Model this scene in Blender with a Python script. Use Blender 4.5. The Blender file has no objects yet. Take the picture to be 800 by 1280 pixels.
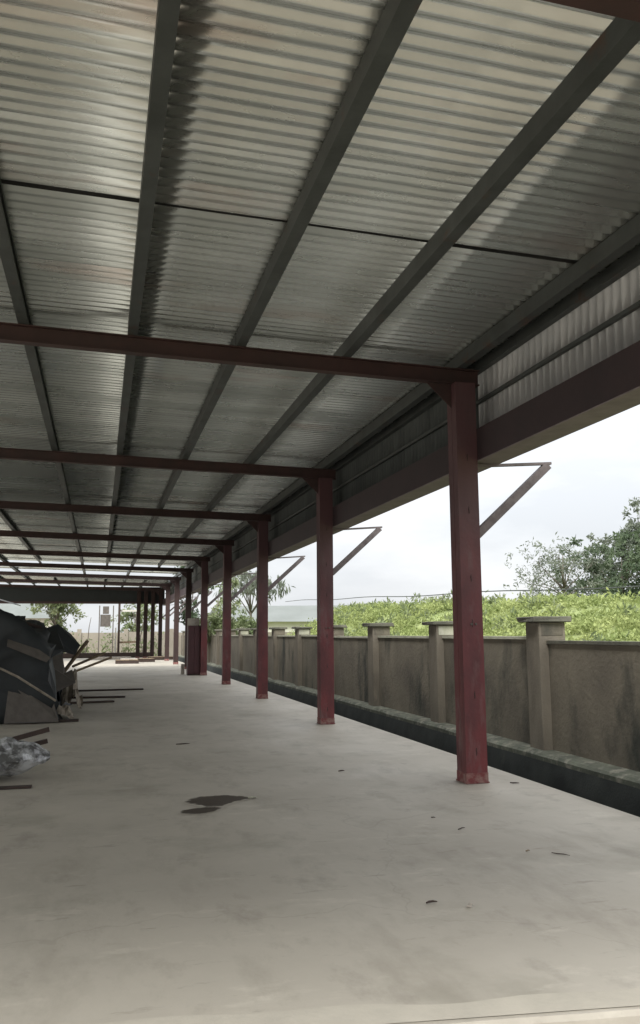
import bpy, bmesh, math, random
import numpy as np
from mathutils import Vector, Matrix, noise
random.seed(7); rng = np.random.default_rng(7)
S = bpy.context.scene
C = S.collection
R = math.radians

# ------------------------------------------------------------------ camera
F_PX, YAW, PITCH, ROLL, EYE = 1050.1, 0.25535, 0.14279, -0.00578, 1.5
def camera_axes():
    r = Vector((math.cos(YAW), -math.sin(YAW), 0)); fh = Vector((math.sin(YAW), math.cos(YAW), 0)); z = Vector((0, 0, 1))
    fw = fh*math.cos(PITCH)+z*math.sin(PITCH); up = z*math.cos(PITCH)-fh*math.sin(PITCH)
    c, s = math.cos(ROLL), math.sin(ROLL)
    return r*c+up*s, up*c-r*s, fw
AR, AU, AF = camera_axes()
cam = bpy.data.cameras.new('camera'); cam.sensor_fit = 'VERTICAL'; cam.sensor_height = 24
cam.lens = F_PX/1280*24; cam.clip_start = 0.05; cam.clip_end = 3000
camo = bpy.data.objects.new('camera', cam); C.objects.link(camo)
camo.matrix_world = Matrix(((AR.x, AU.x, -AF.x, 0), (AR.y, AU.y, -AF.y, 0), (AR.z, AU.z, -AF.z, EYE), (0, 0, 0, 1)))
S.camera = camo

# ------------------------------------------------------------------ light
EXPOSURE = 2.0
SUN_EL, SUN_AZ = 48, 215            # azimuth clockwise from +Y: high, behind the camera and a little left
W = bpy.data.worlds.new('World'); S.world = W; W.use_nodes = True
nt = W.node_tree; nt.nodes.clear()
def wn(t, **k):
    n = nt.nodes.new(t)
    for a, b in k.items(): setattr(n, a, b)
    return n
out = wn('ShaderNodeOutputWorld'); bg = wn('ShaderNodeBackground')
sky = wn('ShaderNodeTexSky', sky_type='NISHITA', sun_disc=False)
sky.sun_elevation = R(SUN_EL); sky.sun_rotation = R(SUN_AZ); sky.air_density = 1.0; sky.dust_density = 2.0
tc = wn('ShaderNodeTexCoord'); mp = wn('ShaderNodeMapping'); mp.inputs['Scale'].default_value = (1, 1, 3.2)
no = wn('ShaderNodeTexNoise'); no.inputs['Scale'].default_value = 2.6; no.inputs['Detail'].default_value = 6; no.inputs['Roughness'].default_value = .55
cr = wn('ShaderNodeValToRGB')
cr.color_ramp.elements[0].position = .38; cr.color_ramp.elements[0].color = (5.3, 5.5, 5.75, 1)
cr.color_ramp.elements[1].position = .64; cr.color_ramp.elements[1].color = (7.0, 7.1, 7.2, 1)
mx = wn('ShaderNodeMixRGB'); mx.inputs[0].default_value = .96
nt.links.new(tc.outputs['Generated'], mp.inputs[0]); nt.links.new(mp.outputs[0], no.inputs['Vector'])
nt.links.new(no.outputs['Fac'], cr.inputs[0]); nt.links.new(sky.outputs[0], mx.inputs[1]); nt.links.new(cr.outputs[0], mx.inputs[2])
# overcast sky: three times as bright overhead as at the horizon (CIE standard overcast)
sx = wn('ShaderNodeSeparateXYZ'); nt.links.new(tc.outputs['Generated'], sx.inputs[0])
gr = wn('ShaderNodeMapRange'); gr.inputs[1].default_value = 0; gr.inputs[2].default_value = 1; gr.inputs[3].default_value = 1/3; gr.inputs[4].default_value = 1
nt.links.new(sx.outputs[2], gr.inputs[0]); mg = wn('ShaderNodeVectorMath', operation='SCALE')
nt.links.new(mx.outputs[0], mg.inputs[0]); nt.links.new(gr.outputs[0], mg.inputs['Scale'])
nt.links.new(mg.outputs[0], bg.inputs[0]); bg.inputs[1].default_value = 0.1; nt.links.new(bg.outputs[0], out.inputs[0])
sl = bpy.data.lights.new('sun', 'SUN'); sl.energy = 1.4; sl.angle = R(25); sl.color = (1, .985, .955)
so = bpy.data.objects.new('sun', sl); C.objects.link(so)
sd = Vector((math.sin(R(SUN_AZ))*math.cos(R(SUN_EL)), math.cos(R(SUN_AZ))*math.cos(R(SUN_EL)), math.sin(R(SUN_EL))))
so.rotation_euler = sd.to_track_quat('Z', 'Y').to_euler(); so.location = (0, -20, 30)
S.view_settings.view_transform = 'Standard'; S.view_settings.look = 'None'; S.view_settings.gamma = 1
S.view_settings.exposure = EXPOSURE; S.view_settings.use_curve_mapping = False
S.cycles.max_bounces = 10; S.cycles.diffuse_bounces = 7; S.cycles.glossy_bounces = 4
S.cycles.sample_clamp_indirect = 8

# ------------------------------------------------------------------ materials
def mat(name, c1, c2=None, rough=.7, metal=0., scale=4., stretch=(1, 1, 1), lo=.35, hi=.7, bump=0., bscale=40., c3=None, s3=1., st3=(1, 1, 1), lo3=.55, hi3=.7, spec=.4, obj=False, vary=0., rvar=0.):
    m = bpy.data.materials.new(name); m.use_nodes = True; t = m.node_tree; N = t.nodes; L = t.links
    b = N['Principled BSDF']; b.inputs['Roughness'].default_value = rough; b.inputs['Metallic'].default_value = metal
    b.inputs['Specular IOR Level'].default_value = spec
    if obj: src = N.new('ShaderNodeTexCoord').outputs['Object']
    else: src = N.new('ShaderNodeNewGeometry').outputs['Position']
    def nz(sc, st, lo, hi, det=6):
        p = N.new('ShaderNodeMapping'); p.inputs['Scale'].default_value = st; L.new(src, p.inputs[0])
        n = N.new('ShaderNodeTexNoise'); n.inputs['Scale'].default_value = sc; n.inputs['Detail'].default_value = det; n.inputs['Roughness'].default_value = .62
        L.new(p.outputs[0], n.inputs['Vector'])
        r = N.new('ShaderNodeMapRange'); r.inputs[1].default_value = lo; r.inputs[2].default_value = hi; L.new(n.outputs['Fac'], r.inputs[0])
        return r.outputs[0]
    def mix(f, a, b_, mode='MIX'):
        q = N.new('ShaderNodeMixRGB'); q.blend_type = mode
        if isinstance(f, float): q.inputs[0].default_value = f
        else: L.new(f, q.inputs[0])
        for i, v in ((1, a), (2, b_)):
            if isinstance(v, tuple): q.inputs[i].default_value = (*v, 1)
            else: L.new(v, q.inputs[i])
        return q.outputs[0]
    col = c1
    f1 = nz(scale, stretch, lo, hi)
    if c2: col = mix(f1, c1, c2)
    if c3: col = mix(nz(s3, st3, lo3, hi3), col, c3)
    if vary:
        oi = N.new('ShaderNodeObjectInfo'); r = N.new('ShaderNodeMapRange'); r.inputs[3].default_value = 1-vary; r.inputs[4].default_value = 1+vary
        L.new(oi.outputs['Random'], r.inputs[0]); cb = N.new('ShaderNodeCombineColor')
        for k in range(3): L.new(r.outputs[0], cb.inputs[k])
        col = mix(1., col, cb.outputs[0], 'MULTIPLY')
    if isinstance(col, tuple): b.inputs['Base Color'].default_value = (*col, 1)
    else: L.new(col, b.inputs['Base Color'])
    if rvar:
        r = N.new('ShaderNodeMapRange'); r.inputs[3].default_value = rough-rvar; r.inputs[4].default_value = rough+rvar
        L.new(f1, r.inputs[0]); L.new(r.outputs[0], b.inputs['Roughness'])
    if bump:
        n = N.new('ShaderNodeTexNoise'); n.inputs['Scale'].default_value = bscale; n.inputs['Detail'].default_value = 5; L.new(src, n.inputs['Vector'])
        q = N.new('ShaderNodeBump'); q.inputs['Strength'].default_value = bump; q.inputs['Distance'].default_value = .02
        L.new(n.outputs['Fac'], q.inputs['Height']); L.new(q.outputs[0], b.inputs['Normal'])
    return m
M = dict(
    soil=mat('brown_soil', (.20, .165, .12), (.29, .25, .19), .95, scale=1.2, bump=.5, bscale=20),
    grass=mat('grassy_earth', (.18, .22, .08), (.25, .28, .12), .95, scale=.6, bump=.5, bscale=9),
    roof=mat('galvanised_sheet', (.70, .745, .735), (.44, .475, .465), .27, .74, scale=1.1, stretch=(.35, 1.6, 1), bump=.05, bscale=6, c3=(.52, .43, .39), s3=.9, st3=(.35, 1.3, 1), lo3=.58, hi3=.76, vary=.08, rvar=.07),
    clad=mat('galvanised_cladding', (.78, .80, .82), (.50, .52, .54), .3, .5, scale=2, stretch=(1, 1.5, .5), vary=.05),
    purlin=mat('grey_green_steel', (.085, .095, .095), (.055, .062, .06), .55, .2, scale=3, bump=.05, c3=(.10, .06, .045), s3=2.5, lo3=.6, hi3=.72),
    rafter=mat('dark_oxide_steel', (.062, .032, .030), (.040, .025, .023), .6, .0, scale=4, bump=.05, vary=.1),
    column=mat('red_oxide_paint', (.150, .034, .036), (.085, .032, .033), .62, .0, scale=2.2, stretch=(1, 1, .45), lo=.38, hi=.62, bump=.15, bscale=24, c3=(.15, .085, .08), s3=6, st3=(1, 1, .3), lo3=.54, hi3=.72, vary=.06, rvar=.1),
    colbase=mat('scuffed_column_foot', (.17, .045, .045), (.25, .15, .13), .8, scale=14, lo=.4, hi=.6),
    beam=mat('plum_oxide_beam', (.046, .030, .033), (.034, .024, .027), .6, scale=3, bump=.05),
    soffit=mat('dusty_grey_primer', (.25, .21, .215), (.19, .16, .165), .75, scale=5, bump=.05),
    brace=mat('weathered_grey_brace', (.20, .17, .17), (.12, .095, .095), .7, scale=14, stretch=(1, 1, 1), bump=.1),
    render=mat('stained_render', (.185, .162, .122), (.105, .092, .072), .94, scale=1.1, stretch=(1, .8, .8), bump=.5, bscale=18, c3=(.040, .042, .034), s3=1.3, st3=(1, .9, .38), lo3=.52, hi3=.68, vary=.12),
    pier=mat('pale_render', (.20, .175, .135), (.115, .10, .078), .92, scale=2.2, stretch=(1, 1, .4), bump=.25, bscale=30, c3=(.06, .055, .045), s3=2, st3=(1, 1, .3), lo3=.58, hi3=.74),
    coping=mat('pale_coping', (.42, .41, .33), (.28, .28, .2), .9, scale=6, bump=.2),
    cap=mat('mossy_concrete', (.13, .125, .095), (.07, .068, .055), .95, scale=7, bump=.3),
    ledge=mat('green_stained_ledge', (.15, .16, .12), (.07, .075, .06), .9, scale=3, bump=.3, c3=(.27, .26, .21), s3=7, lo3=.5, hi3=.66),
    drain=mat('wet_dark_concrete', (.050, .055, .050), (.022, .025, .023), .8, scale=2.5, bump=.15, c3=(.08, .085, .07), s3=2, lo3=.6, hi3=.8),
    tarp=mat('dark_tarpaulin', (.030, .035, .037), (.014, .016, .017), .6, scale=1.5, bump=.2, bscale=7),
    cloth=mat('tattered_pale_sacking', (.34, .30, .24), (.17, .14, .11), .9, scale=9, bump=.3, bscale=30),
    wood=mat('weathered_timber', (.27, .20, .13), (.15, .11, .07), .85, scale=6, bump=.2, vary=.25),
    darkwood=mat('dark_timber', (.055, .035, .028), (.035, .024, .02), .7, scale=5, bump=.15, vary=.2),
    plastic=mat('shiny_plastic_wrap', (.50, .51, .52), (.10, .10, .10), .14, scale=5, lo=.42, hi=.58, bump=.5, bscale=16, spec=.8),
    palewall=mat('buff_block_wall', (.30, .27, .22), (.22, .195, .155), .95, scale=.7, bump=.2, bscale=9, c3=(.26, .21, .15), s3=.5, st3=(1, 1, .6), lo3=.58, hi3=.75),
    whitepaint=mat('off_white_plaster', (.62, .60, .54), (.5, .48, .42), .9, scale=1.5),
    farroof=mat('pale_far_roof', (.165, .178, .168), (.13, .142, .13), .7, .1, scale=.4),
    bark=mat('grey_bark', (.14, .12, .10), (.08, .07, .055), .95, scale=8, bump=.3),
    pole=mat('grey_post', (.13, .115, .10), (.09, .08, .07), .8, scale=8),
    wire=mat('dark_wire', (.04, .045, .04), None, .6),
    concrete=mat('rough_concrete', (.42, .38, .33), (.3, .27, .23), .95, scale=8, bump=.3),
    wet=mat('wet_brown_patch', (.050, .036, .022), (.035, .026, .017), .8, scale=12, bump=.05, spec=.1),
    lap_shade=mat('lap_shadow_black', (.012, .012, .012), None, .9),
)
def leafmat(name, a, b):
    m = mat(name, a, b, .75, scale=.9, lo=.35, hi=.65, spec=.25)
    t = m.node_tree; bs = t.nodes['Principled BSDF']; o = t.nodes['Material Output']
    tr = t.nodes.new('ShaderNodeBsdfTranslucent'); ms = t.nodes.new('ShaderNodeMixShader'); ms.inputs[0].default_value = .35
    t.links.new(bs.inputs['Base Color'].links[0].from_socket, tr.inputs[0])
    t.links.new(bs.outputs[0], ms.inputs[1]); t.links.new(tr.outputs[0], ms.inputs[2]); t.links.new(ms.outputs[0], o.inputs[0])
    return m
def veil_tint(m):
    # veiling glare painted in: columns blend to plum-grey towards the top
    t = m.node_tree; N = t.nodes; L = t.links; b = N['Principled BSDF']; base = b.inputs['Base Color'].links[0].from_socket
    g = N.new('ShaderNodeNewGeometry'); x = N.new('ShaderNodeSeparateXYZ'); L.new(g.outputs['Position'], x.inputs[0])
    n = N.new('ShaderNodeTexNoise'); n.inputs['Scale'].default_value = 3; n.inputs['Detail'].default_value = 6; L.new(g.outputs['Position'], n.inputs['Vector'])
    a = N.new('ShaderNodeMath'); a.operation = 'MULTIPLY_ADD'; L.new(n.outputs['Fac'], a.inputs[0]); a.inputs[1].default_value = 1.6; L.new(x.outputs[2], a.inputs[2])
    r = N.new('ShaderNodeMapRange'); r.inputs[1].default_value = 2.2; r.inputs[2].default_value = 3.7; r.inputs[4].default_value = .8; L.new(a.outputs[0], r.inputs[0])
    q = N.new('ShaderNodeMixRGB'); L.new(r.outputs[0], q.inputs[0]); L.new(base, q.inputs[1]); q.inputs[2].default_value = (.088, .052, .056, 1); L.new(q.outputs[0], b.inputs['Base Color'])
veil_tint(M['column'])
M['leaf_bright'] = leafmat('bright_weed_leaf', (.20, .25, .085), (.34, .38, .15))
M['leaf_grey'] = leafmat('grey_green_leaf', (.13, .15, .115), (.21, .23, .18))
M['leaf_dark'] = leafmat('deep_green_leaf', (.07, .10, .06), (.12, .155, .09))
M['leaf_mid'] = leafmat('mid_green_leaf', (.14, .18, .085), (.23, .26, .14))

# floor: screeded concrete with fine stains and a few scuffs
def floor_material():
    m = mat('floor_concrete', (.44, .405, .34), (.37, .338, .285), .62, scale=.55, lo=.3, hi=.7, bump=.12, bscale=14,
            c3=(.285, .265, .215), s3=.9, lo3=.55, hi3=.74, spec=.35, rvar=.12)
    t = m.node_tree; N = t.nodes; L = t.links; b = N['Principled BSDF']
    base = b.inputs['Base Color'].links[0].from_socket
    g = N.new('ShaderNodeNewGeometry')
    def layer(base, sc, st, lo, hi, col, amt, vec=None):
        p = N.new('ShaderNodeMapping'); p.inputs['Scale'].default_value = st; p.inputs['Rotation'].default_value = (0, 0, .35); L.new(g.outputs['Position'], p.inputs[0])
        n = N.new('ShaderNodeTexNoise'); n.inputs['Scale'].default_value = sc; n.inputs['Detail'].default_value = 9; n.inputs['Roughness'].default_value = .68; L.new(p.outputs[0], n.inputs['Vector'])
        r = N.new('ShaderNodeMapRange'); r.inputs[1].default_value = lo; r.inputs[2].default_value = hi; r.inputs[4].default_value = amt; L.new(n.outputs['Fac'], r.inputs[0])
        q = N.new('ShaderNodeMixRGB'); L.new(r.outputs[0], q.inputs[0]); L.new(base, q.inputs[1]); q.inputs[2].default_value = (*col, 1)
        return q.outputs[0]
    c = layer(base, 2.3, (1, .6, 1), .55, .70, (.23, .205, .17), .55)
    c = layer(c, 3.1, (.5, 1.2, 1), .58, .70, (.56, .52, .44), .5)
    c = layer(c, 30, (1, 1, 1), .62, .74, (.3, .27, .22), .35)
    c = layer(c, 1.1, (1.6, .6, 1), .52, .66, (.26, .235, .19), .45)
    c = layer(c, 5.5, (.4, 1.6, 1), .61, .68, (.22, .20, .165), .55)
    # hairline cracks
    p = N.new('ShaderNodeTexNoise'); p.inputs['Scale'].default_value = 1.4; p.inputs['Detail'].default_value = 4; L.new(g.outputs['Position'], p.inputs['Vector'])
    a = N.new('ShaderNodeVectorMath'); a.operation = 'MULTIPLY_ADD'; L.new(p.outputs['Color'], a.inputs[0]); a.inputs[1].default_value = (1.1, 1.1, 0); L.new(g.outputs['Position'], a.inputs[2])
    v = N.new('ShaderNodeTexVoronoi'); v.feature = 'DISTANCE_TO_EDGE'; v.inputs['Scale'].default_value = .33; L.new(a.outputs[0], v.inputs['Vector'])
    k = N.new('ShaderNodeMapRange'); k.inputs[1].default_value = .0012; k.inputs[2].default_value = .0035; k.inputs[3].default_value = .13; k.inputs[4].default_value = 0; L.new(v.outputs['Distance'], k.inputs[0])
    q = N.new('ShaderNodeMixRGB'); L.new(k.outputs[0], q.inputs[0]); L.new(c, q.inputs[1]); q.inputs[2].default_value = (.12, .105, .085, 1); c = q.outputs[0]
    L.new(c, b.inputs['Base Color'])
    return m
M['floor'] = floor_material()

# ------------------------------------------------------------------ helpers
class MB:
    def __init__(s): s.v = []; s.f = []
    def add(s, vs, fs):
        n = len(s.v); s.v += [tuple(v) for v in vs]; s.f += [tuple(n+i for i in f) for f in fs]; return s
    def box(s, x0, x1, y0, y1, z0, z1):
        return s.add([(x0, y0, z0), (x1, y0, z0), (x1, y1, z0), (x0, y1, z0), (x0, y0, z1), (x1, y0, z1), (x1, y1, z1), (x0, y1, z1)],
                     [(3, 2, 1, 0), (4, 5, 6, 7), (0, 1, 5, 4), (1, 2, 6, 5), (2, 3, 7, 6), (3, 0, 4, 7)])
    def bar(s, a, b, w, h, up=(0, 0, 1)):
        a = Vector(a); b = Vector(b); d = (b-a).normalized(); u = Vector(up)
        r = d.cross(u)
        if r.length < 1e-4: r = d.cross(Vector((1, 0, 0)))
        r.normalize(); u = r.cross(d)
        q = [a+r*x*w/2+u*y*h/2 for x, y in ((-1, -1), (1, -1), (1, 1), (-1, 1))]
        q += [p+(b-a) for p in q]
        return s.add(q, [(3, 2, 1, 0), (4, 5, 6, 7), (0, 1, 5, 4), (1, 2, 6, 5), (2, 3, 7, 6), (3, 0, 4, 7)])
    def tube(s, pts, rad, n=7):
        pts = [Vector(p) for p in pts]; vs = []; fs = []
        for i, p in enumerate(pts):
            d = (pts[min(i+1, len(pts)-1)]-pts[max(i-1, 0)]).normalized()
            r = d.cross(Vector((.3, .9, .1))).normalized(); u = d.cross(r); ra = rad[i] if isinstance(rad, (list, tuple)) else rad
            vs += [p+(r*math.cos(2*math.pi*k/n)+u*math.sin(2*math.pi*k/n))*ra for k in range(n)]
        for i in range(len(pts)-1):
            for k in range(n): fs.append((i*n+k, i*n+(k+1) % n, (i+1)*n+(k+1) % n, (i+1)*n+k))
        fs.append(tuple(range(n))[::-1]); fs.append(tuple((len(pts)-1)*n+k for k in range(n)))
        return s.add(vs, fs)
    def extrude(s, prof, axis, a, b):
        """closed 2-D outline swept straight along x or y"""
        n = len(prof); f = (lambda p, t: (t, p[0], p[1])) if axis == 'x' else (lambda p, t: (p[0], t, p[1]))
        vs = [f(p, a) for p in prof]+[f(p, b) for p in prof]
        return s.add(vs, [(i, (i+1) % n, n+(i+1) % n, n+i) for i in range(n)]+[tuple(range(n))[::-1], tuple(range(n, 2*n))])
    def mesh(s, name, m):
        me = bpy.data.meshes.new(name); me.from_pydata(s.v, [], s.f); me.materials.append(m)
        bm = bmesh.new(); bm.from_mesh(me); bmesh.ops.recalc_face_normals(bm, faces=bm.faces); bm.to_mesh(me); bm.free()
        return me
    def build(s, name, m, parent=None, bevel=0., smooth=False):
        me = s.mesh(name, m)
        if bevel:
            bm = bmesh.new(); bm.from_mesh(me)
            bmesh.ops.bevel(bm, geom=bm.edges[:], offset=bevel, segments=1, affect='EDGES', clamp_overlap=True); bm.to_mesh(me); bm.free()
        if smooth: me.polygons.foreach_set('use_smooth', [True]*len(me.polygons))
        return link(name, me, parent)
def link(name, me, parent=None, loc=None):
    o = bpy.data.objects.new(name, me); C.objects.link(o)
    if parent: o.parent = parent
    if loc: o.location = loc
    return o
def tag(o, label, cat, group=None, kind=None):
    o['label'] = label; o['category'] = cat
    if group: o['group'] = group
    if kind: o['kind'] = kind
    return o
def struct(o): o['kind'] = 'structure'; return o
def empty(name, loc, label, cat, group=None, rz=0):
    o = bpy.data.objects.new(name, None); C.objects.link(o); o.location = loc; o.rotation_euler.z = rz; o.empty_display_size = .2
    return tag(o, label, cat, group)
def fast_mesh(name, V, Fq, m):
    """quads from numpy"""
    me = bpy.data.meshes.new(name); me.vertices.add(len(V)); me.vertices.foreach_set('co', V.astype(np.float32).ravel())
    me.loops.add(Fq.size); me.loops.foreach_set('vertex_index', Fq.astype(np.int32).ravel())
    me.polygons.add(len(Fq)); me.polygons.foreach_set('loop_start', np.arange(0, Fq.size, 4, dtype=np.int32))
    me.polygons.foreach_set('loop_total', np.full(len(Fq), 4, dtype=np.int32)); me.update(); me.validate(); me.materials.append(m)
    return me
def leaves(P, size, droop=0., narrow=.45, seed=0):
    """one small folded leaf-shaped quad at every point"""
    g = np.random.default_rng(seed); n = len(P)
    d = g.normal(size=(n, 3)); d[:, 2] -= droop*1.5; d /= np.linalg.norm(d, axis=1)[:, None]
    q = g.normal(size=(n, 3)); w = np.cross(d, q); w /= np.linalg.norm(w, axis=1)[:, None]
    s = size*g.uniform(.6, 1.4, (n, 1)); nrm = np.cross(d, w)
    V = np.stack([P, P+d*s*.5+w*s*narrow*.5+nrm*s*.1, P+d*s, P+d*s*.5-w*s*narrow*.5+nrm*s*.1], 1).reshape(-1, 3)
    return V, np.arange(4*n).reshape(n, 4)

# ------------------------------------------------------------------ key dimensions
XL, CW, Y1, SP = 3.585, .23, 8.01, 5.74           # column row: near-left edge, width, first column, spacing
YEND = Y1+8*SP                                    # end row of the shed
ZR, PS = 4.14, .0216                              # rafter soffit at the row, fall to the right
def zr(x): return ZR-PS*(x-3.7)
RX0, RX1 = -6.9, 4.12                             # roof left and right edges
RD, PD = .17, .14                                 # rafter and purlin depth
YF = 0.2                                          # front edge of the roof
SLAB_X, SLAB_Y = 4.30, 3.42

# ------------------------------------------------------------------ the setting: ground, slab, drain, bank
def sheet(name, pts, ys, m):
    vs = [(x, y, z) for y in ys for x, z in pts]; n = len(pts)
    fs = [(j*n+i, j*n+i+1, (j+1)*n+i+1, (j+1)*n+i) for j in range(len(ys)-1) for i in range(n-1)]
    return struct(MB().add(vs, fs).build(name, m))
sheet('ground', [(-600, -.16), (-9.2, -.16), (4.26, -.16), (4.262, -.62), (5.44, -.62), (5.56, -.14), (9, -.2), (600, -.2)], [-60, 0, 60, 1200], M['soil'])
# slab as one sheet with a rough front lip
def slab():
    b = MB(); n = 90; x0 = -9.0
    fr = []
    for i in range(n+1):
        x = x0+(SLAB_X-x0)*i/n; fr.append((x, 3.42-.114*x+.015*noise.noise(Vector((x*2.1, 3, 0)))))
    vs = []; fs = []
    for x, y in fr: vs += [(x, y-.02, -.155), (x, y-.012, -.02), (x, y, 0), (x, YEND+2.2, 0), (x, YEND+2.2, -.155)]
    for i in range(n):
        for k in range(4): a = i*5+k; fs.append((a, a+5, a+6, a+1))
    fs.append((0, 1, 2, 3, 4)); fs.append(tuple(n*5+k for k in (4, 3, 2, 1, 0)))
    b.add(vs, fs); return struct(b.build('floor', M['floor']))
slab()
# band of paler mortar along the lip
b = MB(); n = 70
for i in range(n):
    x = -4+8.2*i/n; x2 = -4+8.2*(i+1)/n; f = lambda x: 3.425-.114*x+.02
    g = lambda x: f(x)+.17+.09*noise.noise(Vector((x*1.7, 0, 5)))
    b.add([(x, f(x), .004), (x2, f(x2), .004), (x2, g(x2), .004), (x, g(x), .004)], [(0, 1, 2, 3)])
struct(b.build('mortar_edge', mat('pale_mortar', (.46, .425, .355), (.40, .37, .31), .8, scale=5, bump=.1)))
# sloping drain channel beside the slab
b = MB(); b.extrude([(4.302, -.005), (4.36, -.02), (4.36, -.55), (5.40, -.55), (5.47, -.12), (5.48, -.60), (4.302, -.60)], 'y', -3, 70)
struct(b.build('drain', M['drain']))
# rough ledge between the drain and the wall
b = MB(); ny = 180; vs = []; fs = []
for j in range(ny+1):
    y = -3+73*j/ny; e = .05*noise.noise(Vector((0, y*1.3, 1)))+.02*noise.noise(Vector((0, y*5, 1)))
    vs += [(5.50+e, y, -.58), (5.495+e, y, -.075), (5.53+e*.7, y, -.045+e*.4), (5.59, y, -.03+e*.3), (5.80, y, -.02)]
for j in range(ny):
    for k in range(4): a = j*5+k; fs.append((a, a+1, a+6, a+5))
b.add(vs, fs); struct(b.build('ledge', M['ledge']))

# weedy bank beyond the wall
def crest(y): return 1.95+.028*y
def bank_z(x, y):
    t = min(1, max(0, (x-8.5)/7)); t = t*t*(3-2*t)
    t *= min(1, max(0, (60-y)/10)) if y > 50 else 1
    return -.1+(crest(y)+.0)*t*.93+.25*noise.noise(Vector((x*.3, y*.3, 0)))*t
vs = []; fs = []; xs = [6.2+.9*i for i in range(12)]+[18, 22, 30, 45, 80, 160, 400]; ys = [-20+2.5*j for j in range(56)]+[140, 200, 400]
for y in ys:
    for x in xs: vs.append((x, y, bank_z(x, y)))
n = len(xs)
for j in range(len(ys)-1):
    for i in range(n-1): a = j*n+i; fs.append((a, a+1, a+n+1, a+n))
struct(MB().add(vs, fs).build('grass_bank', M['grass'], smooth=True))
# ground cover on the bank: clumps of leaves
P = []
g = np.random.default_rng(3)
for k in range(2300):
    x = 8.3+abs(g.normal())*5.2; y = g.uniform(6, 62)
    if x > 22 or y > 54: continue
    z = bank_z(x, y); r = g.uniform(.25, .75); n = int(105*r*2)
    q = g.normal(size=(n, 3))*np.array([r, r, r*.36])*.55; q[:, 2] = np.abs(q[:, 2]); P.append(q+np.array([x, y, z-.05]))
P = np.concatenate(P); V, Fq = leaves(P, .13, droop=-.35, seed=4)
P2 = []
for k in range(200):
    x = 8.6+abs(g.normal())*4.6; y = g.uniform(7, 53)
    if x > 20: continue
    z = bank_z(x, y); hgt = g.uniform(.2, .62); n = 30
    q = np.stack([g.normal(size=n)*.16, g.normal(size=n)*.16, g.uniform(0, hgt, n)], 1); P2.append(q+np.array([x, y, z]))
P2 = np.concatenate(P2); V2, F2 = leaves(P2, .24, droop=-.6, narrow=.28, seed=14)
o = link('tall_weeds', fast_mesh('tall_weeds', V2, F2, M['leaf_mid'])); tag(o, 'taller darker weed stalks standing up among the bright weeds on the bank', 'weeds', kind='stuff')
o = link('weeds', fast_mesh('weeds', V, Fq, M['leaf_bright'])); tag(o, 'bright green weeds covering the bank beyond the wall', 'weeds', kind='stuff')

# ------------------------------------------------------------------ the shed
shed = empty('open_shed', (0, 0, 0), 'long open steel shed with red columns and a galvanised corrugated roof', 'shed')
# column: two channels welded toe to toe, so each face carries a seam and the ends a plate
def column_mesh(h):
    b = MB(); w = CW
    pr = [(0, 0), (w, 0), (w, w*.47), (w-.006, w*.485), (w-.006, w*.515), (w, w*.53), (w, w), (0, w), (0, w*.53), (.006, w*.515), (.006, w*.485), (0, w*.47)]
    n = len(pr); vs = [(x, y, .0) for x, y in pr]+[(x, y, h) for x, y in pr]
    b.add(vs, [(i, (i+1) % n, n+(i+1) % n, n+i) for i in range(n)]+[tuple(range(n))[::-1], tuple(range(n, 2*n))])
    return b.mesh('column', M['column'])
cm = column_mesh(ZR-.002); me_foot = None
fb = MB(); fb.box(-.012, CW+.012, -.012, CW+.012, 0, .012); fb.box(-.004, CW+.004, -.004, CW+.004, .012, .10); foot = fb.mesh('column_foot', M['colbase'])
bolt = MB().tube([(0, 0, 0), (0, 0, .018)], .012, 6).mesh('bolt', M['pole'])
bead = MB().tube([(0, 0, -.035), (.002, 0, -.01), (-.002, 0, .015), (0, 0, .04)], [.003, .006, .006, .003], 5).mesh('weld_bead', M['rafter'])
def column(x, y, mesh=None, rz=0):
    c = link('column', mesh or cm, shed, (x, y, 0.0))
    link('column_foot', foot, c, (0, 0, 0.004))
    return c
cmd = cm.copy(); cmd.name = 'column_shaded'; cmd.materials[0] = mat('shaded_column_paint', (.030, .018, .016), (.045, .024, .021), .8, scale=3, stretch=(1, 1, .4))  # darker copy of the column paint: shade of the unlit far columns in colour
for i in range(9):
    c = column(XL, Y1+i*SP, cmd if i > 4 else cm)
    for z in (.35, .95, 1.55, 2.15, 2.75, 3.35):
        if i < 4: link('weld_bead', bead, c, (CW/2, -.001, z+random.uniform(-.12, .12)))
    if i < 3:
        for dx, dz in ((.10, 1.58), (.15, 1.58)): q = link('bolt', bolt, c, (dx, -.012, dz)); q.rotation_euler.x = R(-90)
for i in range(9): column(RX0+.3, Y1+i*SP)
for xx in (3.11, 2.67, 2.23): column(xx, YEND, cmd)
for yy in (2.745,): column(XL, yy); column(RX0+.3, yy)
# rafters: I sections along x
def isec(d, w, t=.012):
    return [(-w/2, 0), (w/2, 0), (w/2, t), (t/2, t), (t/2, d-t), (w/2, d-t), (w/2, d), (-w/2, d), (-w/2, d-t), (-t/2, d-t), (-t/2, t), (-w/2, t)]
L_ = math.hypot(RX1-RX0, PS*(RX1-RX0))
rm = MB().extrude(isec(RD, .10), 'x', 0, L_-.22).mesh('rafter', M['rafter'])
raf_y = [2.745]+[Y1+i*SP for i in range(9)]
for y in raf_y:
    o = link('rafter', rm, shed, (RX0, y+CW/2, zr(RX0)+.001)); o.rotation_euler.y = math.atan(PS)
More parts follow.
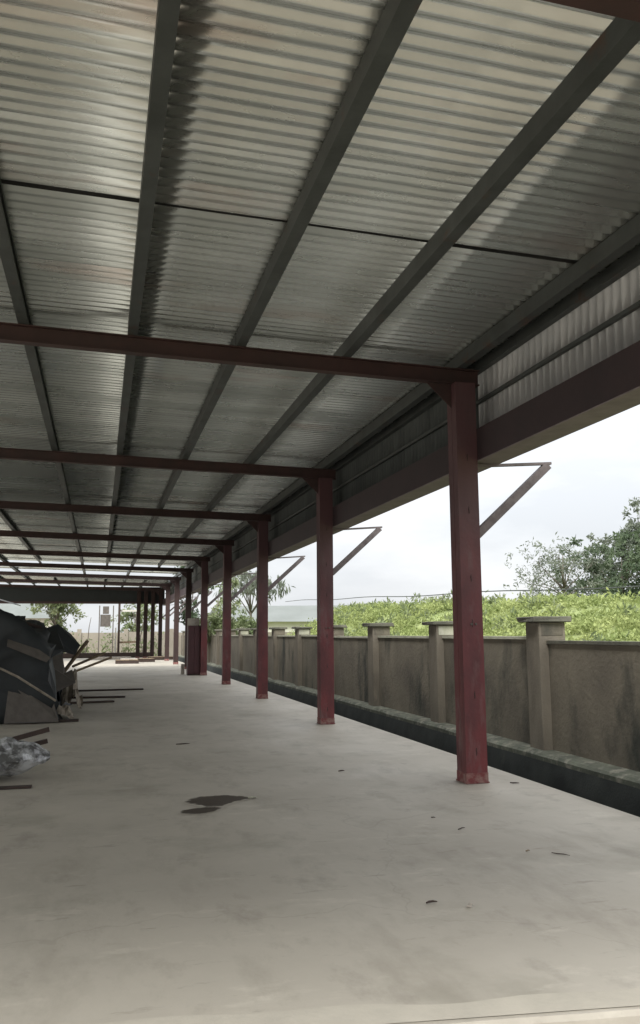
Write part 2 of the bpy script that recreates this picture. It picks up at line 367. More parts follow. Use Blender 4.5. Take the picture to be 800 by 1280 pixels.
    # gusset at the column head
for i in range(9):
    gb = MB(); y = Y1+i*SP+CW/2
    gb.add([(XL-.003, y-.006, ZR-.003), (XL-.28, y-.006, ZR+.002), (XL-.003, y-.006, ZR-.26), (XL-.003, y+.006, ZR-.003), (XL-.28, y+.006, ZR+.002), (XL-.003, y+.006, ZR-.26)],
           [(0, 1, 2), (5, 4, 3), (0, 3, 4, 1), (1, 4, 5, 2), (2, 5, 3, 0)])
    gb.build('gusset', M['rafter'], shed)
# purlins: lipped C sections along y, one length per bay
def csec(d, w, t=.006, l=.03): return [(-w/2, 0), (w/2, 0), (w/2, l), (w/2-t, l), (w/2-t, t), (-w/2+t, t), (-w/2+t, d-t), (w/2-t, d-t), (w/2-t, d-l), (w/2, d-l), (w/2, d), (-w/2, d)]
px = [-6.6, -5.3, -3.9, -2.45, -.78, .235, 1.30, 2.41, 3.70]
cuts = [YF-.1]+[y+CW/2 for y in raf_y[1:]]
cuts[-1] = YEND+.9
pm = {}
for x in px:
    for a, b_ in zip(cuts[:-1], cuts[1:]):
        if 36 < a < 43 and x in px[1::2]: continue
        ln = round(b_-a, 3)
        if ln not in pm: pm[ln] = MB().extrude(csec(PD, .095), 'y', 0, ln-.004).mesh('purlin', M['purlin'])
        o = link('purlin', pm[ln], shed, (x+random.uniform(-.006, .006), a, zr(x)+RD+.003)); o.rotation_euler.x = random.uniform(-.0006, .0006)
# corrugated roof sheets
PITCHW, AMP = .118, .021
def corr(waves, length, amp=AMP, pitch=PITCHW, seg=6, nx=1, wob=0.):
    V = []; Fq = []; n = waves*seg+1
    for lay, dz in ((0, 0), (1, .0016)):
        for i in range(nx+1):
            for k in range(n):
                a = 2*math.pi*k/seg; V.append((length*i/nx, pitch*k/seg, amp*math.cos(a)+dz+wob*math.sin(i*2.1+k*.37)))
    N = (nx+1)*n
    for lay in (0, 1):
        for i in range(nx):
            for k in range(n-1):
                a = lay*N+i*n+k; q = (a, a+n, a+n+1, a+1); Fq.append(q if lay == 0 else q[::-1])
    for k in range(n-1):
        for e in (0, nx*n): Fq.append((e+k, e+k+1, N+e+k+1, N+e+k))
    return V, Fq
WV = 7; SW = WV*PITCHW
rows = [(RX0, -3.25), (-3.30, .27), (.20, 2.44), (2.38, RX1)]
joints = [5.48, 10.75, 17.9, 25.4]
def smesh(name, V, Fq, m):
    me = bpy.data.meshes.new(name); me.from_pydata(V, [], Fq); me.materials.append(m); me.polygons.foreach_set('use_smooth', [True]*len(Fq)); return me
rmesh = [smesh('roof_sheet', *corr(WV, b_-a, nx=4, wob=.0015), M['roof']) for a, b_ in rows]
gaps = [(37.4, 42.2), (43.0, 47.4)]
zsh = lambda x: zr(x)+RD+.003+PD+AMP+.004
nsh = 0
for r_, (x0, x1) in enumerate(rows):
    y = YF-.15+r_*.0; off = (0, .03, -.07, -.10)[r_]
    ji = 0; jj = [j+off for j in joints]
    while y < YEND+.9:
        mid = y+SW/2
        if any(a < mid < b_ for a, b_ in gaps):
            y += SW; continue
        nxt = y+SW-.012
        o = link('roof_sheet', rmesh[r_], shed, (x0, y, zsh(x0)+(r_ % 2)*.006+random.uniform(0, .004)))
        o.rotation_euler = (random.uniform(-.006, .006), math.atan(PS)+random.uniform(-.0008, .0008), random.uniform(-.0012, .0012)); nsh += 1
        if ji < 4 and nxt > jj[ji]-.41:
            # black strip over the open lap, standing in for the lap shadow
            b = MB(); b.bar((x0+.01, nxt+.03, zsh(x0)+.024), (x1-.01, nxt+.03, zsh(x1)+.024), .12, .008); b.build('lap_shadow', M['lap_shade'], shed)
            nxt += .052; ji += 1
        y = nxt
# a few sheets over the open stretch remain, letting strips of sky through
for x0, x1, y in ((-8.6, -4.3, 41.2), (-1.2, 4.0, 42.3)):
    pass
# eaves beam outside the columns, its soffit paler
BX0, BX1, BZ0, BZ1 = XL+CW+.002, 4.10, 3.285, 3.635
for a, b_ in zip([YF]+[Y1+i*SP+CW/2 for i in range(8)], [Y1+i*SP+CW/2 for i in range(8)]+[YEND+CW]):
    MB().box(BX0, BX1, a, b_-.004, BZ0+.012, BZ1).build('eaves_beam', M['beam'], shed)
    MB().box(BX0-.0, BX1+.01, a, b_-.006, BZ0, BZ0+.010).build('beam_soffit', M['soffit'], shed)
# rails behind the cladding
for z in (4.0,):
    MB().box(3.945, 3.985, YF, YEND, z-.018, z+.018).build('cladding_rail', M['purlin'], shed)
# vertical corrugated cladding above the beam
V, Fq = corr(7, 1.0, amp=.024, pitch=.118, seg=6)
CZ0, CZ1 = 3.60, 4.476
V = [(4.015+v[2], v[1], CZ0+v[0]*(CZ1-CZ0)) for v in V]
cme = smesh('cladding_sheet', V, Fq, M['clad'])
cmd2 = cme.copy(); cmd2.materials[0] = mat('shaded_cladding', (.12, .135, .135), (.07, .08, .08), .5, .3, scale=2, stretch=(1, 1.5, .5), vary=.15)  # darker copy of the cladding: shade past the nearest column put into colour
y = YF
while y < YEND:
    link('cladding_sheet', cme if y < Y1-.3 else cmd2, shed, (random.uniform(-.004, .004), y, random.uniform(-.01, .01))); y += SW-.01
MB().box(3.915, 3.985, YF, YEND, 4.32, 4.43).build('eaves_shade_strip', M['purlin'], shed)  # added dark strip standing in for the shadow beneath the roof edge
# outrigger brackets
for i in range(9):
    y = Y1+i*SP+CW/2
    b = MB(); b.bar((XL+CW+.003, y, 2.50), (4.70, y, 3.30), .075, .085); b.build('brace', M['brace'], shed)
    b = MB(); b.bar((BX0+.02, y, 3.255), (4.74, y, 3.325), .05, .028); b.build('outrigger', M['brace'], shed)
# end fascia
b = MB(); b.box(RX0, 3.95, YEND+.30, YEND+.32, 3.42, 4.42); b.build('end_fascia', mat('dark_fascia_sheet', (.022, .026, .027), (.016, .02, .02), .7, .0), shed)
MB().box(RX0, 3.95, YEND+.24, YEND+.298, 3.36, 3.50).build('fascia_rail', M['rafter'], shed)

# ------------------------------------------------------------------ perimeter wall with capped piers
wall = empty('perimeter_wall', (5.75, 0, 0), 'long stained rendered wall with capped piers beside the drain', 'wall')
WX, WZ = 5.75, 1.385
piers = [3.1, 6.6, 10.12]+[10.12+3.52*k for k in range(1, 15)]
prev = -3
for k, y in enumerate(piers):
    top = WZ-.045 if y < 10.2 else WZ+.012*math.sin(k*2.3)
    MB().box(0, .18, prev, y-.004, -.1, top).build('wall_panel', M['render'], wall)
    MB().box(-.03, .20, prev, y-.004, top+.002, top+.042).build('coping', M['cap'] if y < 10.2 else M['coping'], wall)
    MB().box(-.13, .26, y, y+.36, -.1, 1.62).build('pier', M['pier'], wall, bevel=.008)
    b = MB(); j = lambda a: a+random.uniform(-.022, .022); h = 1.69+random.uniform(-.012, .012)
    b.add([(j(-.22), j(y-.06), 1.622), (j(.33), j(y-.06), 1.622), (j(.33), j(y+.46), 1.622), (j(-.22), j(y+.46), 1.622), (j(-.21), j(y-.05), h), (j(.32), j(y-.05), h+random.uniform(-.01, .01)), (j(.32), j(y+.45), h), (j(-.21), j(y+.45), h+random.uniform(-.01, .01))],
          [(3, 2, 1, 0), (4, 5, 6, 7), (0, 1, 5, 4), (1, 2, 6, 5), (2, 3, 7, 6), (3, 0, 4, 7)]); b.build('pier_cap', M['cap'], wall, bevel=.012)
    # sunk render panel on the near face of the stub above the coping
    MB().box(-.09, .22, y-.006, y-.0005, 1.45, 1.60).build('stub_panel', M['coping'] if k % 3 == 0 else M['render'], wall)
    prev = y+.364
MB().box(0, .18, prev, prev+3, -.1, WZ).build('wall_panel', M['render'], wall)

# ------------------------------------------------------------------ far end
back = empty('back_wall', (0, 62, 0), 'pale buff block wall across the far end of the yard', 'wall')
for k in range(10):
    x = -14+3.2*k; MB().box(x, x+2.9, 0, .2, -.2, 1.62+.05*math.sin(k*3)).build('wall_panel', M['palewall'], back)
    MB().box(x+2.902, x+3.198, -.07, .27, -.2, 1.85).build('pier', M['palewall'], back)
st = empty('plywood_box_stand', (.1, 58.5, -.16), 'brown plywood box on thin posts in front of the buff back wall', 'box')
for x in (-.15, .75): MB().box(x, x+.07, 0, .07, 0, 3.55).build('post', M['pole'], st)
MB().box(-.05, .62, .075, .5, 2.15, 2.95).build('box', M['pole'], st)
MB().box(.1, .5, .075, .4, 3.0, 3.5).build('box_lid', M['pole'], st)
for x, z, w in ((1.2, 3.35, .10),):
    tag(MB().box(1.17, 1.31, 57.0, 57.14, -.16, 3.6).build('post', M['darkwood'], bevel=.005), 'dark square timber post standing before the buff back wall', 'post')
tag(MB().tube([(1.02, 56.6, -.16), (1.03, 56.6, 1.9)], .045, 8).build('white_pipe', M['whitepaint']), 'thin white upright pipe beside the dark post at the far end', 'pipe')
rl = empty('timber_rail', (0, 57.2, 0), 'low timber rail fixed between the dark post and the end columns', 'rail')
MB().bar((1.315, 0, .95), (2.5, 0, .98), .05, .13).build('board', M['wood'], rl)
MB().bar((1.315, 0, 3.0), (2.5, 0, 3.02), .05, .12).build('board', M['whitepaint'], rl)
fh = empty('far_house', (-14, 95, 0), 'pale plastered house with a low roof far behind the back wall', 'house')
MB().box(-4, 9, 0, 8, -.2, 3.2).build('wall', M['whitepaint'], fh)
MB().add([(-4.6, -.6, 3.2), (9.6, -.6, 3.2), (9.6, 8.6, 3.2), (-4.6, 8.6, 3.2), (-2, 4, 4.9), (7, 4, 4.9)], [(0, 1, 5, 4), (1, 2, 5), (2, 3, 4, 5), (3, 0, 4), (3, 2, 1, 0)]).build('roof', M['farroof'], fh)
for x in (-2.5, 1.5, 5): MB().box(x, x+1.2, -.05, -.005, 1.0, 2.3).build('window', M['darkwood'], fh)
lr = empty('long_warehouse', (10, 74, 0), 'long low warehouse with a pale green-grey roof far beyond the wall', 'warehouse')
MB().box(1, 21, 0, 12, -.2, 2.6).build('wall', M['whitepaint'], lr)
MB().add([(0.4, -.6, 2.5), (21.6, -.6, 2.5), (21.6, 6, 4.25), (.4, 6, 4.05), (21.6, 12.6, 2.5), (.4, 12.6, 2.5)], [(0, 1, 2, 3), (3, 2, 4, 5), (0, 3, 5), (1, 4, 2)]).build('roof', M['farroof'], lr)
# wire strung along the bank
b = MB(); pts = []
for k in range(30):
    y = 12+2.0*k; pts.append((15.2, y, crest(y)+.26+.04*math.sin(k*.8)))
wl = empty('wire_fence', (0, 0, 0), 'thin dark wire on posts along the top of the weedy bank', 'fence')
b.tube(pts, .022, 5); b.build('wire', M['wire'], wl)
for k in (2, 12, 22):
    x, y, z = pts[k]; MB().tube([(x, y, z-1.2), (x, y, z+.03)], .025, 6).build('fence_post', M['pole'], wl)

# ------------------------------------------------------------------ trees
def tree(x, y, z0, h, rad, leaf, lm, n, label, name='tree', droop=.5, blobs=9, trunk=.12, spread=1., seed=1, narrow=.4, low=.35):
    g = np.random.default_rng(seed); rd = random.Random(seed)
    t = empty(name, (x, y, z0), label, 'tree')
    b = MB(); b.tube([(0, 0, -.2), (.05, 0, h*.3), (-.04, .03, h*.6), (0, 0, h*.85)], [trunk, trunk*.8, trunk*.5, trunk*.2], 8)
    cs = []
    for k in range(blobs):
        a = k*2.4+rd.random(); rr = rad*spread*math.sqrt(rd.random()); zz = h*(low+(1-low)*rd.random())
        c = Vector((rr*math.cos(a), rr*math.sin(a), zz)); cs.append(c)
        m_ = Vector((c.x*.45, c.y*.45, h*.2+zz*.5)); b.tube([(0, 0, h*.2+zz*.3), m_, c], [trunk*.45, trunk*.28, trunk*.06], 5)
        for _ in range(3):
            e = c+Vector((rd.uniform(-1, 1), rd.uniform(-1, 1), rd.uniform(-.3, .9)))*rad*.4; b.tube([m_.lerp(c, .7), e], [trunk*.12, trunk*.03], 4)
    b.build('trunk', M['bark'], t, smooth=True)
    P = []
    for c in cs:
        # small sprays rather than one cloud
        for _ in range(14):
            s = np.array(c)+g.normal(size=3)*rad*np.array([.30, .30, .24]); k = max(3, n//(blobs*14))
            ln = g.normal(size=3); ln[2] = abs(ln[2])*.4-droop*.6; ln /= np.linalg.norm(ln)
            P.append(s+ln*g.uniform(0, rad*.34, (k, 1))+g.normal(size=(k, 3))*rad*.045)
    P = np.concatenate(P); V, Fq = leaves(P, leaf, droop=droop, seed=seed, narrow=narrow)
    link('crown', fast_mesh('crown', V, Fq, lm), t)
    return t
tree(26.8, 45, 1.8, 5.0, 2.1, .22, M['leaf_grey'], 3300, 'feathery grey-green tree rising behind the bank right of the nearest column', droop=.2, blobs=15, seed=5, narrow=.3, low=.25)
tree(30.8, 45, 1.8, 4.8, 2.4, .28, M['leaf_dark'], 8000, 'dense dark tree at the right edge of the view', droop=.3, blobs=13, seed=11, low=.2)
tree(33.8, 47, 1.8, 7.0, 2.0, .28, M['leaf_grey'], 5000, 'taller tree rising over the dense dark one at the right edge', droop=.3, blobs=11, seed=31, low=.4)
tree(10.3, 59, 0, 6.6, 1.7, .50, M['leaf_grey'], 900, 'thin drooping tree between the third and fourth columns from the camera', droop=1.6, blobs=8, seed=8, narrow=.2, low=.7)
tree(8.2, 47, -.1, 2.7, .8, .20, M['leaf_mid'], 2200, 'low shrubby tree behind the wall left of the long pale roof', droop=.2, blobs=9, seed=9, low=.3)
tree(6.1, 45, -.1, 4.1, 1.0, .22, M['leaf_mid'], 2600, 'mid green tree behind the wall between the fourth and fifth columns', droop=.3, blobs=11, seed=12, low=.25)
tree(5.1, 50, -.1, 5.6, .9, .22, M['leaf_dark'], 2200, 'thin dark-leaved tree above the brown cabinet at the fifth column', droop=.3, blobs=10, seed=14, low=.4)
tree(-3.6, 75, 0, 4.6, 1.6, .34, M['leaf_mid'], 2400, 'pale tree beyond the buff back wall above the tarpaulin heap', droop=.2, blobs=10, seed=21)
tree(2.7, 66, 0, 3.8, 1.2, .26, M['leaf_mid'], 1800, 'small tree behind the back wall seen beside the end columns', droop=.2, blobs=8, seed=23)

# ------------------------------------------------------------------ things on the floor
# tarpaulin heap on the left
def tarp_heap():
    t = empty('tarpaulin_heap', (-2.2, 18, 0), 'big dark tarpaulin draped over a tall load left of the walkway', 'tarpaulin')
    b = MB(); ny = 34; npf = 46; vs = []; fs = []
    for j in range(ny+1):
        y = -2.55+j*(8.2/ny); f = j/ny; top = 1.98-.10*math.sin(f*5)-.35*f*f; inx = .10*math.sin(f*9)+.25*f
        prof = [(1.60, 0), (1.50, .25), (1.40, .75), (1.42, 1.2), (1.18, 1.52), (.85, 1.72), (.45, top), (-.5, top+.12), (-1.4, top-.1), (-1.7, 1.2), (-1.8, 0), (-.8, 0), (.4, 0), (1.60, 0)]
        for k in range(npf+1):
            q = k/npf*(len(prof)-1); i = min(int(q), len(prof)-2); u = q-i
            x = prof[i][0]*(1-u)+prof[i+1][0]*u; z = prof[i][1]*(1-u)+prof[i+1][1]*u
            fold = .17*noise.noise(Vector((k*.2, y*1.3, 2)))+.11*noise.noise(Vector((k*.55, y*2.2, 7)))
            x += (fold-inx*.6) if x > 0 else -fold; z += fold*.8 if k > 6 and z > .3 else 0
            vs.append((x, y+.08*noise.noise(Vector((k*.3, j, 0))) if j else y+.10*noise.noise(Vector((k*.35, 0, 3))), max(z, .01)))
    n = npf+1
    for j in range(ny):
        for k in range(npf): a = j*n+k; fs.append((a, a+1, a+n+1, a+n))
    # pleated front drape
    base = len(vs); c = (0.1, -2.62, .9)
    rings = 6
    for r_ in range(1, rings):
        s = 1-r_/rings
        for k in range(n):
            v = vs[k]; vs.append((c[0]+(v[0]-c[0])*s, c[1]+(v[1]-c[1])*s-.07*noise.noise(Vector((k*.6, r_*.7, 4))), max(.01, c[2]+(v[2]-c[2])*s)))
    for r_ in range(rings-1):
        for k in range(npf):
            a = k if r_ == 0 else base+(r_-1)*n+k; d = base+r_*n+k; fs.append((a, a+1, d+1, d))
    vs.append(c); e = len(vs)-1; a0 = base+(rings-2)*n
    for k in range(npf): fs.append((a0+k, a0+k+1, e))
    
    b.add(vs, fs); b.build('tarpaulin', M['tarp'], t, smooth=True)
    # ties across the drape
    for x, z in ((.9, .8), (-.3, 1.3)):
        MB().tube([(x-.9, -2.82, z+.45), (x, -2.86, z), (x+.62, -2.72, z-.42)], .02, 6).build('tie_rope', M['cloth'], t)
tarp_heap()
# grey sheet leaning on top of the heap
o = MB().bar((-3.1, 18.4, 2.55), (-1.62, 18.4, 2.10), .9, .02).build('metal_sheet', M['clad']); tag(o, 'grey metal sheet lying tilted on top of the tarpaulin heap', 'metal sheet')
o = MB().bar((-3.0, 15.9, 2.28), (-1.05, 16.6, 1.62), .07, .05).build('plank', M['darkwood']); tag(o, 'dark plank sloping down over the top of the tarpaulin heap', 'plank')
# torn sacking and timber scraps along its foot
def rag(x, y, z, w, d, h, label, seed, m='cloth'):
    vs = []; fs = []; nx, ny = 9, 9
    for j in range(ny+1):
        for i in range(nx+1):
            u, v = i/nx*2-1, j/ny*2-1; r = max(0, 1-(u*u+v*v)*.55)
            n_ = noise.noise(Vector((u*2+seed, v*2, seed*3.1)))
            vs.append((u*w*(1+.25*n_), v*d*(1+.2*n_), max(.006, h*r*(.75+.8*n_))))
    for j in range(ny):
        for i in range(nx): a = j*(nx+1)+i; fs.append((a, a+1, a+nx+2, a+nx+1))
    o = MB().add(vs, fs).build('sacking', M[m], smooth=False); o.location = (x, y, z); return tag(o, label, 'sacking')
rag(-.62, 16.1, 0, .22, .30, .30, 'torn pale sacking at the near foot of the tarpaulin heap', 1)
rag(-.50, 18.3, 0, .20, .35, .70, 'upright crumpled sacking at the middle of the tarpaulin heap', 2)
tag(rag(-.85, 21.5, 0, .25, .45, .6, 'x', 3), 'low grey crumpled sacking near the far end of the tarpaulin heap', 'sacking')
# thin sheets leaning in a row against the heap
ORD = ('nearest', 'second nearest', 'third nearest', 'fourth nearest', 'second farthest', 'farthest')
for k in range(6):
    y = 15.5+k*1.1+random.uniform(-.1, .1); h = random.uniform(1.0, 1.55)*(1-.015*k); x0 = -.66+random.uniform(-.06, .06)-.012*k; lean = random.uniform(.15, .42); w = random.uniform(.45, .8)
    P_ = [(x0, y, .012), (x0-.03, y+w, .012), (x0-lean*.4+random.uniform(-.03, .05), y+w*1.05, h*.5), (x0-lean*.8, y+w*.8, h*.93), (x0-lean, y+w*.35, h), (x0-lean*.95, y+w*.1, h*.86), (x0-lean*.5-.03, y-.06, h*.48)]
    me = MB().add([Vector(q) for q in P_]+[Vector(q)-Vector((.012, 0, 0)) for q in P_], [tuple(range(7)), tuple(range(7, 14))[::-1]]+[(i, (i+1) % 7, 7+(i+1) % 7, 7+i) for i in range(7)])
    o = me.build('leaning_sheet', (M['tarp'], M['purlin'], M['tarp'], M['pole'])[k % 4])
    tag(o, ORD[k]+' of the thin sheets leaning against the right side of the tarpaulin heap', 'scrap sheet', 'thin dark sheets leaning along the heap')
scr = [(-.55, 15.55, .03, .5, .03, 'dark board lying flat at the near corner of the tarpaulin heap'),
       (-.28, 19.5, .025, 1.3, .22, 'dark plank sticking out from the heap, nearest of those on the floor'),
       (-.05, 21.0, .025, 1.4, -.08, 'dark plank on the floor just behind the nearest one'),
       (.15, 23.6, .03, 2.1, .05, 'longest dark plank reaching out across the floor from the heap')]
for x, y, z, l, a, lab in scr:
    o = MB().box(-l/2, l/2, -.09, .09, 0, .035).build('plank', M['darkwood']); o.location = (x, y, .004); o.rotation_euler.z = a
    tag(o, lab, 'plank')
for (a, b_, w, lab) in [((-.75, 19.8, .65), (-.25, 20.0, 1.35), .12, 'stub of timber leaning up out of the far sacking'),
                        ((-.62, 22.2, .7), (.15, 22.5, 1.02), .10, 'short grey board resting on the far sacking'),
                        ((-.72, 24.3, .45), (.35, 24.6, .85), .12, 'brown timber offcut propped behind the far sacking')]:
    tag(MB().bar(a, b_, w, .05).build('timber_offcut', M['wood']), lab, 'timber')
def torn(pts, th, m, label, name='scrap_sheet'):
    n = len(pts); a, b_, c = Vector(pts[0]), Vector(pts[1]), Vector(pts[2]); nn = (b_-a).cross(c-a).normalized()*th
    vs = [Vector(p) for p in pts]+[Vector(p)+nn for p in pts]
    o = MB().add(vs, [tuple(range(n))[::-1], tuple(range(n, 2*n))]+[(i, (i+1) % n, n+(i+1) % n, n+i) for i in range(n)]).build(name, m); return tag(o, label, 'scrap sheet')
torn([(-1.5, 15.30, .02), (-.62, 15.34, .02), (-.72, 15.45, .34), (-.90, 15.6, .50), (-1.05, 15.55, .95), (-1.45, 15.5, .80)], .015, M['pole'], 'jagged dark board standing at the near face of the tarpaulin heap, lowest of the scrap')
torn([(-.95, 15.9, 1.0), (-.60, 16.1, 1.22), (-.68, 16.9, 1.34), (-.80, 17.0, 1.60), (-1.2, 16.6, 1.62), (-1.15, 15.8, 1.2)], .012, M['tarp'], 'torn black flap jutting from the upper right side of the heap')
torn([(-.98, 17.2, .30), (-.42, 17.5, .55), (-.50, 17.7, .80), (-.66, 17.6, .72), (-.72, 17.9, 1.10), (-1.1, 17.6, 1.0)], .012, M['pole'], 'torn grey-brown sheet jutting from the middle of the heap')
torn([(-1.0, 19.0, 1.2), (-.50, 19.3, 1.05), (-.40, 19.6, 1.25), (-.62, 19.9, 1.5), (-.9, 19.6, 1.72), (-1.2, 19.2, 1.6)], .012, M['tarp'], 'black flap jutting from the far shoulder of the heap')
torn([(-1.5, 15.22, 1.30), (-.86, 15.36, 1.02), (-.80, 15.42, 1.10), (-1.0, 15.42, 1.24), (-1.5, 15.3, 1.42)], .01, M['pole'], 'pale-edged strip folded across the near face of the heap')
# plastic-wrapped bundle, nearest on the left
def bundle():
    t = empty('plastic_bundle', (-1.02, 9.65, 0), 'shiny plastic wrapped bundle on the floor at the left edge', 'bundle', rz=.1)
    b = MB(); vs = []; fs = []; nu, nv = 28, 16
    for i in range(nu+1):
        for j in range(nv):
            a = 2*math.pi*j/nv; u = i/nu; x = -1.0+1.55*u; e = math.sin(math.pi*min(1, .06+u*.93))**.45
            rr = e*(1+.35*noise.noise(Vector((x*4, math.cos(a)*1.6, math.sin(a)*1.6+3)))+.22*noise.noise(Vector((x*11, math.cos(a)*4, math.sin(a)*4))))
            vs.append((x, math.cos(a)*.34*rr, .20+math.sin(a)*.20*rr))
    for i in range(nu):
        for j in range(nv): fs.append((i*nv+j, i*nv+(j+1) % nv, (i+1)*nv+(j+1) % nv, (i+1)*nv+j))
    b.add(vs, fs); zmin = min(v[2] for v in b.v); b.v = [(v[0], v[1], v[2]-zmin+.004) for v in b.v]
    b.build('wrapping', M['plastic'], t)
    MB().bar((-.9, .36, .10), (.55, .30, .46), .05, .05).build('strap_batten', M['darkwood'], t)
bundle()
tag(MB().bar((-1.6, 10.5, .03), (-.55, 10.65, .26), .06, .05).build('batten', M['darkwood']), 'thin dark batten angled behind the plastic wrapped bundle', 'batten')
tag(MB().box(-.95, -.6, 9.0, 9.1, .004, .022).build('scrap_board', M['darkwood']), 'small dark scrap lying in front of the plastic wrapped bundle', 'scrap')
# brown cabinet standing beside the fifth column
cb = empty('cabinet', (3.14, 31.1, 0), 'dark maroon cabinet standing between two far columns', 'cabinet')
cmat = mat('maroon_board', (.07, .025, .028), (.05, .02, .022), .6, scale=4)
MB().box(0, .44, 0, .5, .05, 1.78).build('carcass', cmat, cb, bevel=.006)
MB().box(.01, .213, -.022, -.003, .07, 1.76).build('door', cmat, cb); MB().box(.223, .43, -.022, -.003, .07, 1.76).build('door', cmat, cb)
MB().box(.0, .44, .02, .48, 0, .048).build('plinth', M['darkwood'], cb)
tag(MB().box(3.15, 3.55, 31.2, 31.6, 1.782, 2.05).build('box', M['concrete'], bevel=.01), 'pale box sitting on top of the maroon cabinet', 'box')
tag(MB().box(2.98, 3.10, 31.9, 32.05, .004, .38).build('concrete_block', M['concrete'], bevel=.008), 'pale upright concrete block left of the maroon cabinet', 'block')
# pallets and slabs at the far end
for k, (x, y, w, lab) in enumerate([(.85, 44.3, 1.15, 'low timber pallet on the far floor, leftmost of three'), (2.15, 46.5, .8, 'small timber pallet on the far floor, middle of three'), (2.95, 49.8, 1.3, 'timber pallet by the far end columns, rightmost of three')]):
    t = empty('pallet', (x, y, .004), lab, 'pallet', 'timber pallets at the far end of the floor', rz=.1*k)
    for i in range(3): MB().box(0, w, i*.42, i*.42+.1, 0, .16).build('bearer', M['darkwood'], t)
    for i in range(5): MB().box(i*w/5+.01, (i+1)*w/5-.03, -.02, .96, .162, .185).build('board', M['wood'], t)
for k, (x0, x1, y, lab) in enumerate([(-.4, 1.9, 52.2, 'long pale slab lying across the far end of the floor'), (1.2, 2.7, 48.3, 'shorter pale slab stacked behind the middle pallet')]):
    tag(MB().box(x0, x1, y, y+.9, .004, .14).build('slab', M['concrete'], bevel=.01), lab, 'slab')
tag(MB().box(-2.5, 3.4, 55.6, 56.1, .004, .32).build('kerb_block', M['darkwood']), 'dark low sill running across the far end behind the slabs', 'sill')

# damp dark patches on the floor (flat stains with their own outline)
def patch_material():
    m = M['floor'].copy(); m.name = 'soaked_floor'; t = m.node_tree; N = t.nodes; L = t.links; b = N['Principled BSDF']
    base = b.inputs['Base Color'].links[0].from_socket
    at = N.new('ShaderNodeAttribute'); at.attribute_name = 'soak'; g = N.new('ShaderNodeNewGeometry')
    n = N.new('ShaderNodeTexNoise'); n.inputs['Scale'].default_value = 16; n.inputs['Detail'].default_value = 8; L.new(g.outputs['Position'], n.inputs['Vector'])
    a = N.new('ShaderNodeMath'); a.operation = 'MULTIPLY_ADD'; L.new(n.outputs['Fac'], a.inputs[0]); a.inputs[1].default_value = .9; L.new(at.outputs['Fac'], a.inputs[2])
    r = N.new('ShaderNodeMapRange'); r.inputs[1].default_value = .62; r.inputs[2].default_value = .86; L.new(a.outputs[0], r.inputs[0])
    q = N.new('ShaderNodeMixRGB'); L.new(r.outputs[0], q.inputs[0]); L.new(base, q.inputs[1]); q.inputs[2].default_value = (.045, .032, .020, 1)
    L.new(q.outputs[0], b.inputs['Base Color']); return m
SOAK = patch_material()
def patch(pts, z, label):
    n = len(pts); m = 6; c = sum((Vector(p) for p in pts), Vector((0, 0)))/n; ring = []
    for i in range(n):
        a = Vector(pts[i]); d = Vector(pts[(i+1) % n])
        for k in range(m): ring.append(a.lerp(d, k/m))
    N_ = len(ring); vs = []; val = []
    for sc, w in ((1.15, 0.), (.98, .34), (.72, .7)):
        for p in ring: q = c+(p-c)*sc; vs.append((q.x, q.y, z)); val.append(w)
    vs.append((c.x, c.y, z)); val.append(1.)
    fs = [(l*N_+i, l*N_+(i+1) % N_, (l+1)*N_+(i+1) % N_, (l+1)*N_+i) for l in (0, 1) for i in range(N_)]+[(2*N_+i, 2*N_+(i+1) % N_, 3*N_) for i in range(N_)]
    o = MB().add(vs, fs).build('damp_patch', SOAK); at = o.data.attributes.new('soak', 'FLOAT', 'POINT'); at.data.foreach_set('value', val)
    return tag(o, label, 'stain')
patch([(.80, 7.86), (.84, 8.03), (.98, 8.10), (1.17, 8.11), (1.34, 8.02), (1.40, 7.90), (1.25, 7.80), (1.08, 7.62), (.95, 7.62)], .004, 'larger dark brown damp patch on the concrete floor')
patch([(.70, 7.42), (.75, 7.54), (.88, 7.60), (1.00, 7.58), (1.09, 7.55), (1.00, 7.43), (.86, 7.34)], .004, 'smaller dark brown damp patch just in front of the larger one')
# small litter on the floor
def bit(x, y, l, w, a, m, label, name='twig'):
    l *= .75; w *= .75
    q = w*.3; o = MB().tube([(-l/2, 0, q), (-l*.2, w*.6*random.uniform(-1, 1), q), (l*.15, w*.9*random.uniform(-1, 1), q*1.3), (l/2, 0, q)], [q*.7, q, q*.9, q*.4], 6).build(name, m); o.location = (x, y, .004); o.rotation_euler.z = a; return tag(o, label, name)

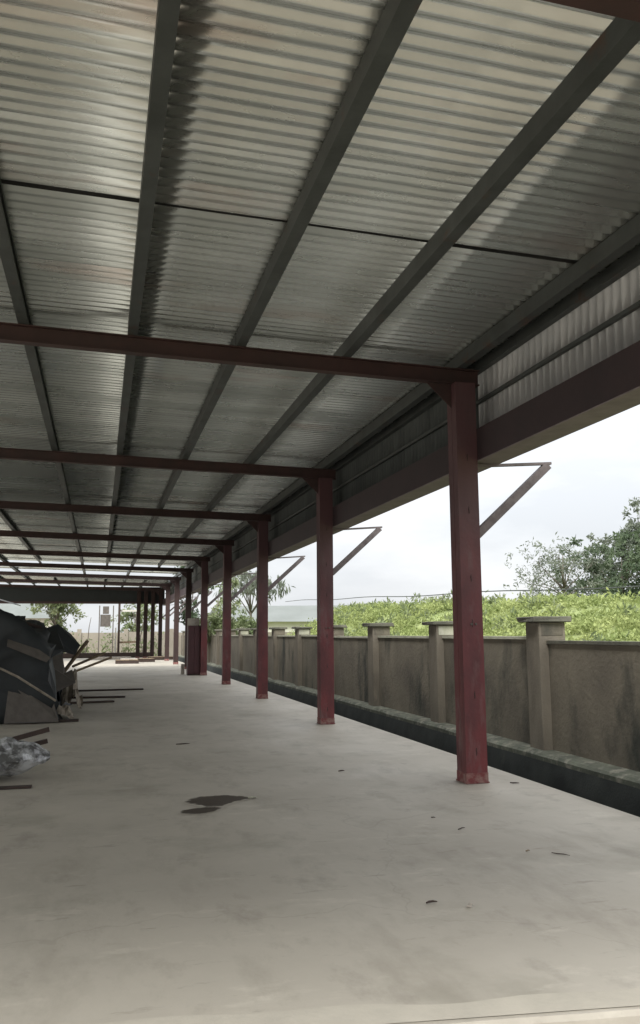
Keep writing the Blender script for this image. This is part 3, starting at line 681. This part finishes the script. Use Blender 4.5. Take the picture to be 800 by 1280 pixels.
bit(2.735, 6.235, .11, .022, .5, M['darkwood'], 'short dark twig on the floor left of the nearest column foot')
bit(2.675, 6.66, .05, .02, -.6, M['darkwood'], 'tiny dark twig just beyond the short one')
bit(3.07, 5.36, .17, .018, -.9, M['darkwood'], 'long thin twig on the floor, nearest the lower right corner')
bit(2.9, 5.5, .05, .02, .2, M['wood'], 'pale wood chip beside the long thin twig', 'wood_chip')
bit(4.05, 7.9, .12, .03, -.5, M['darkwood'], 'dark twig at the slab edge right of the nearest column')
bit(2.02, 4.52, .07, .035, .4, M['concrete'], 'pale crumb of mortar on the near floor', 'mortar_crumb')
bit(1.84, 4.63, .09, .03, .1, M['darkwood'], 'dark chip beside the pale mortar crumb on the near floor', 'wood_chip')
bit(1.40, 7.88, .10, .035, -.2, M['coping'], 'pale sliver standing for the glint at the right tip of the larger damp patch', 'scrap')  # pale sliver added as the highlight on the damp patch
bit(2.60, 9.1, .10, .03, .3, M['darkwood'], 'small dark chip on the floor left of the second column', 'wood_chip')
bit(1.15, 11.9, .25, .03, .1, M['darkwood'], 'thin dark stick lying mid floor beyond the damp patches', 'stick')

# poles and brushwood leaning about the far end
for k, (x, y, dx, h, rr, lab) in enumerate([(2.35, 58.4, .75, 3.3, .035, 'pale crooked pole leaning right between the dark post and end columns'), (2.95, 58.8, -.8, 3.4, .03, 'thin crooked pole leaning left behind the end columns'),
                                          (-.9, 58.2, .35, 2.6, .03, 'thin pole leaning right before the buff wall, left of the plywood box')]):
    tag(MB().tube([(x, y, -.16), (x+dx*.4+.05, y, h*.4), (x+dx*.8-.04, y, h*.75), (x+dx, y, h)], [rr*1.2, rr, rr*.8, rr*.5], 7).build('pole', M['bark']), lab, 'pole')
o = link('brush', fast_mesh('brush', *leaves(np.concatenate([np.array([x, 60.5, -.1])+np.abs(rng.normal(size=(160, 3)))*np.array([.5, .25, h]) for x, h in ((-3.6, .6), (-2.4, .8), (-1.2, .5), (.2, .9), (1.6, .6), (2.5, 1.1), (3.4, .8))]), .24, droop=-.4, narrow=.35, seed=6), M['leaf_mid']))
tag(o, 'straggling green brush growing along the foot of the buff back wall', 'brush', kind='stuff')
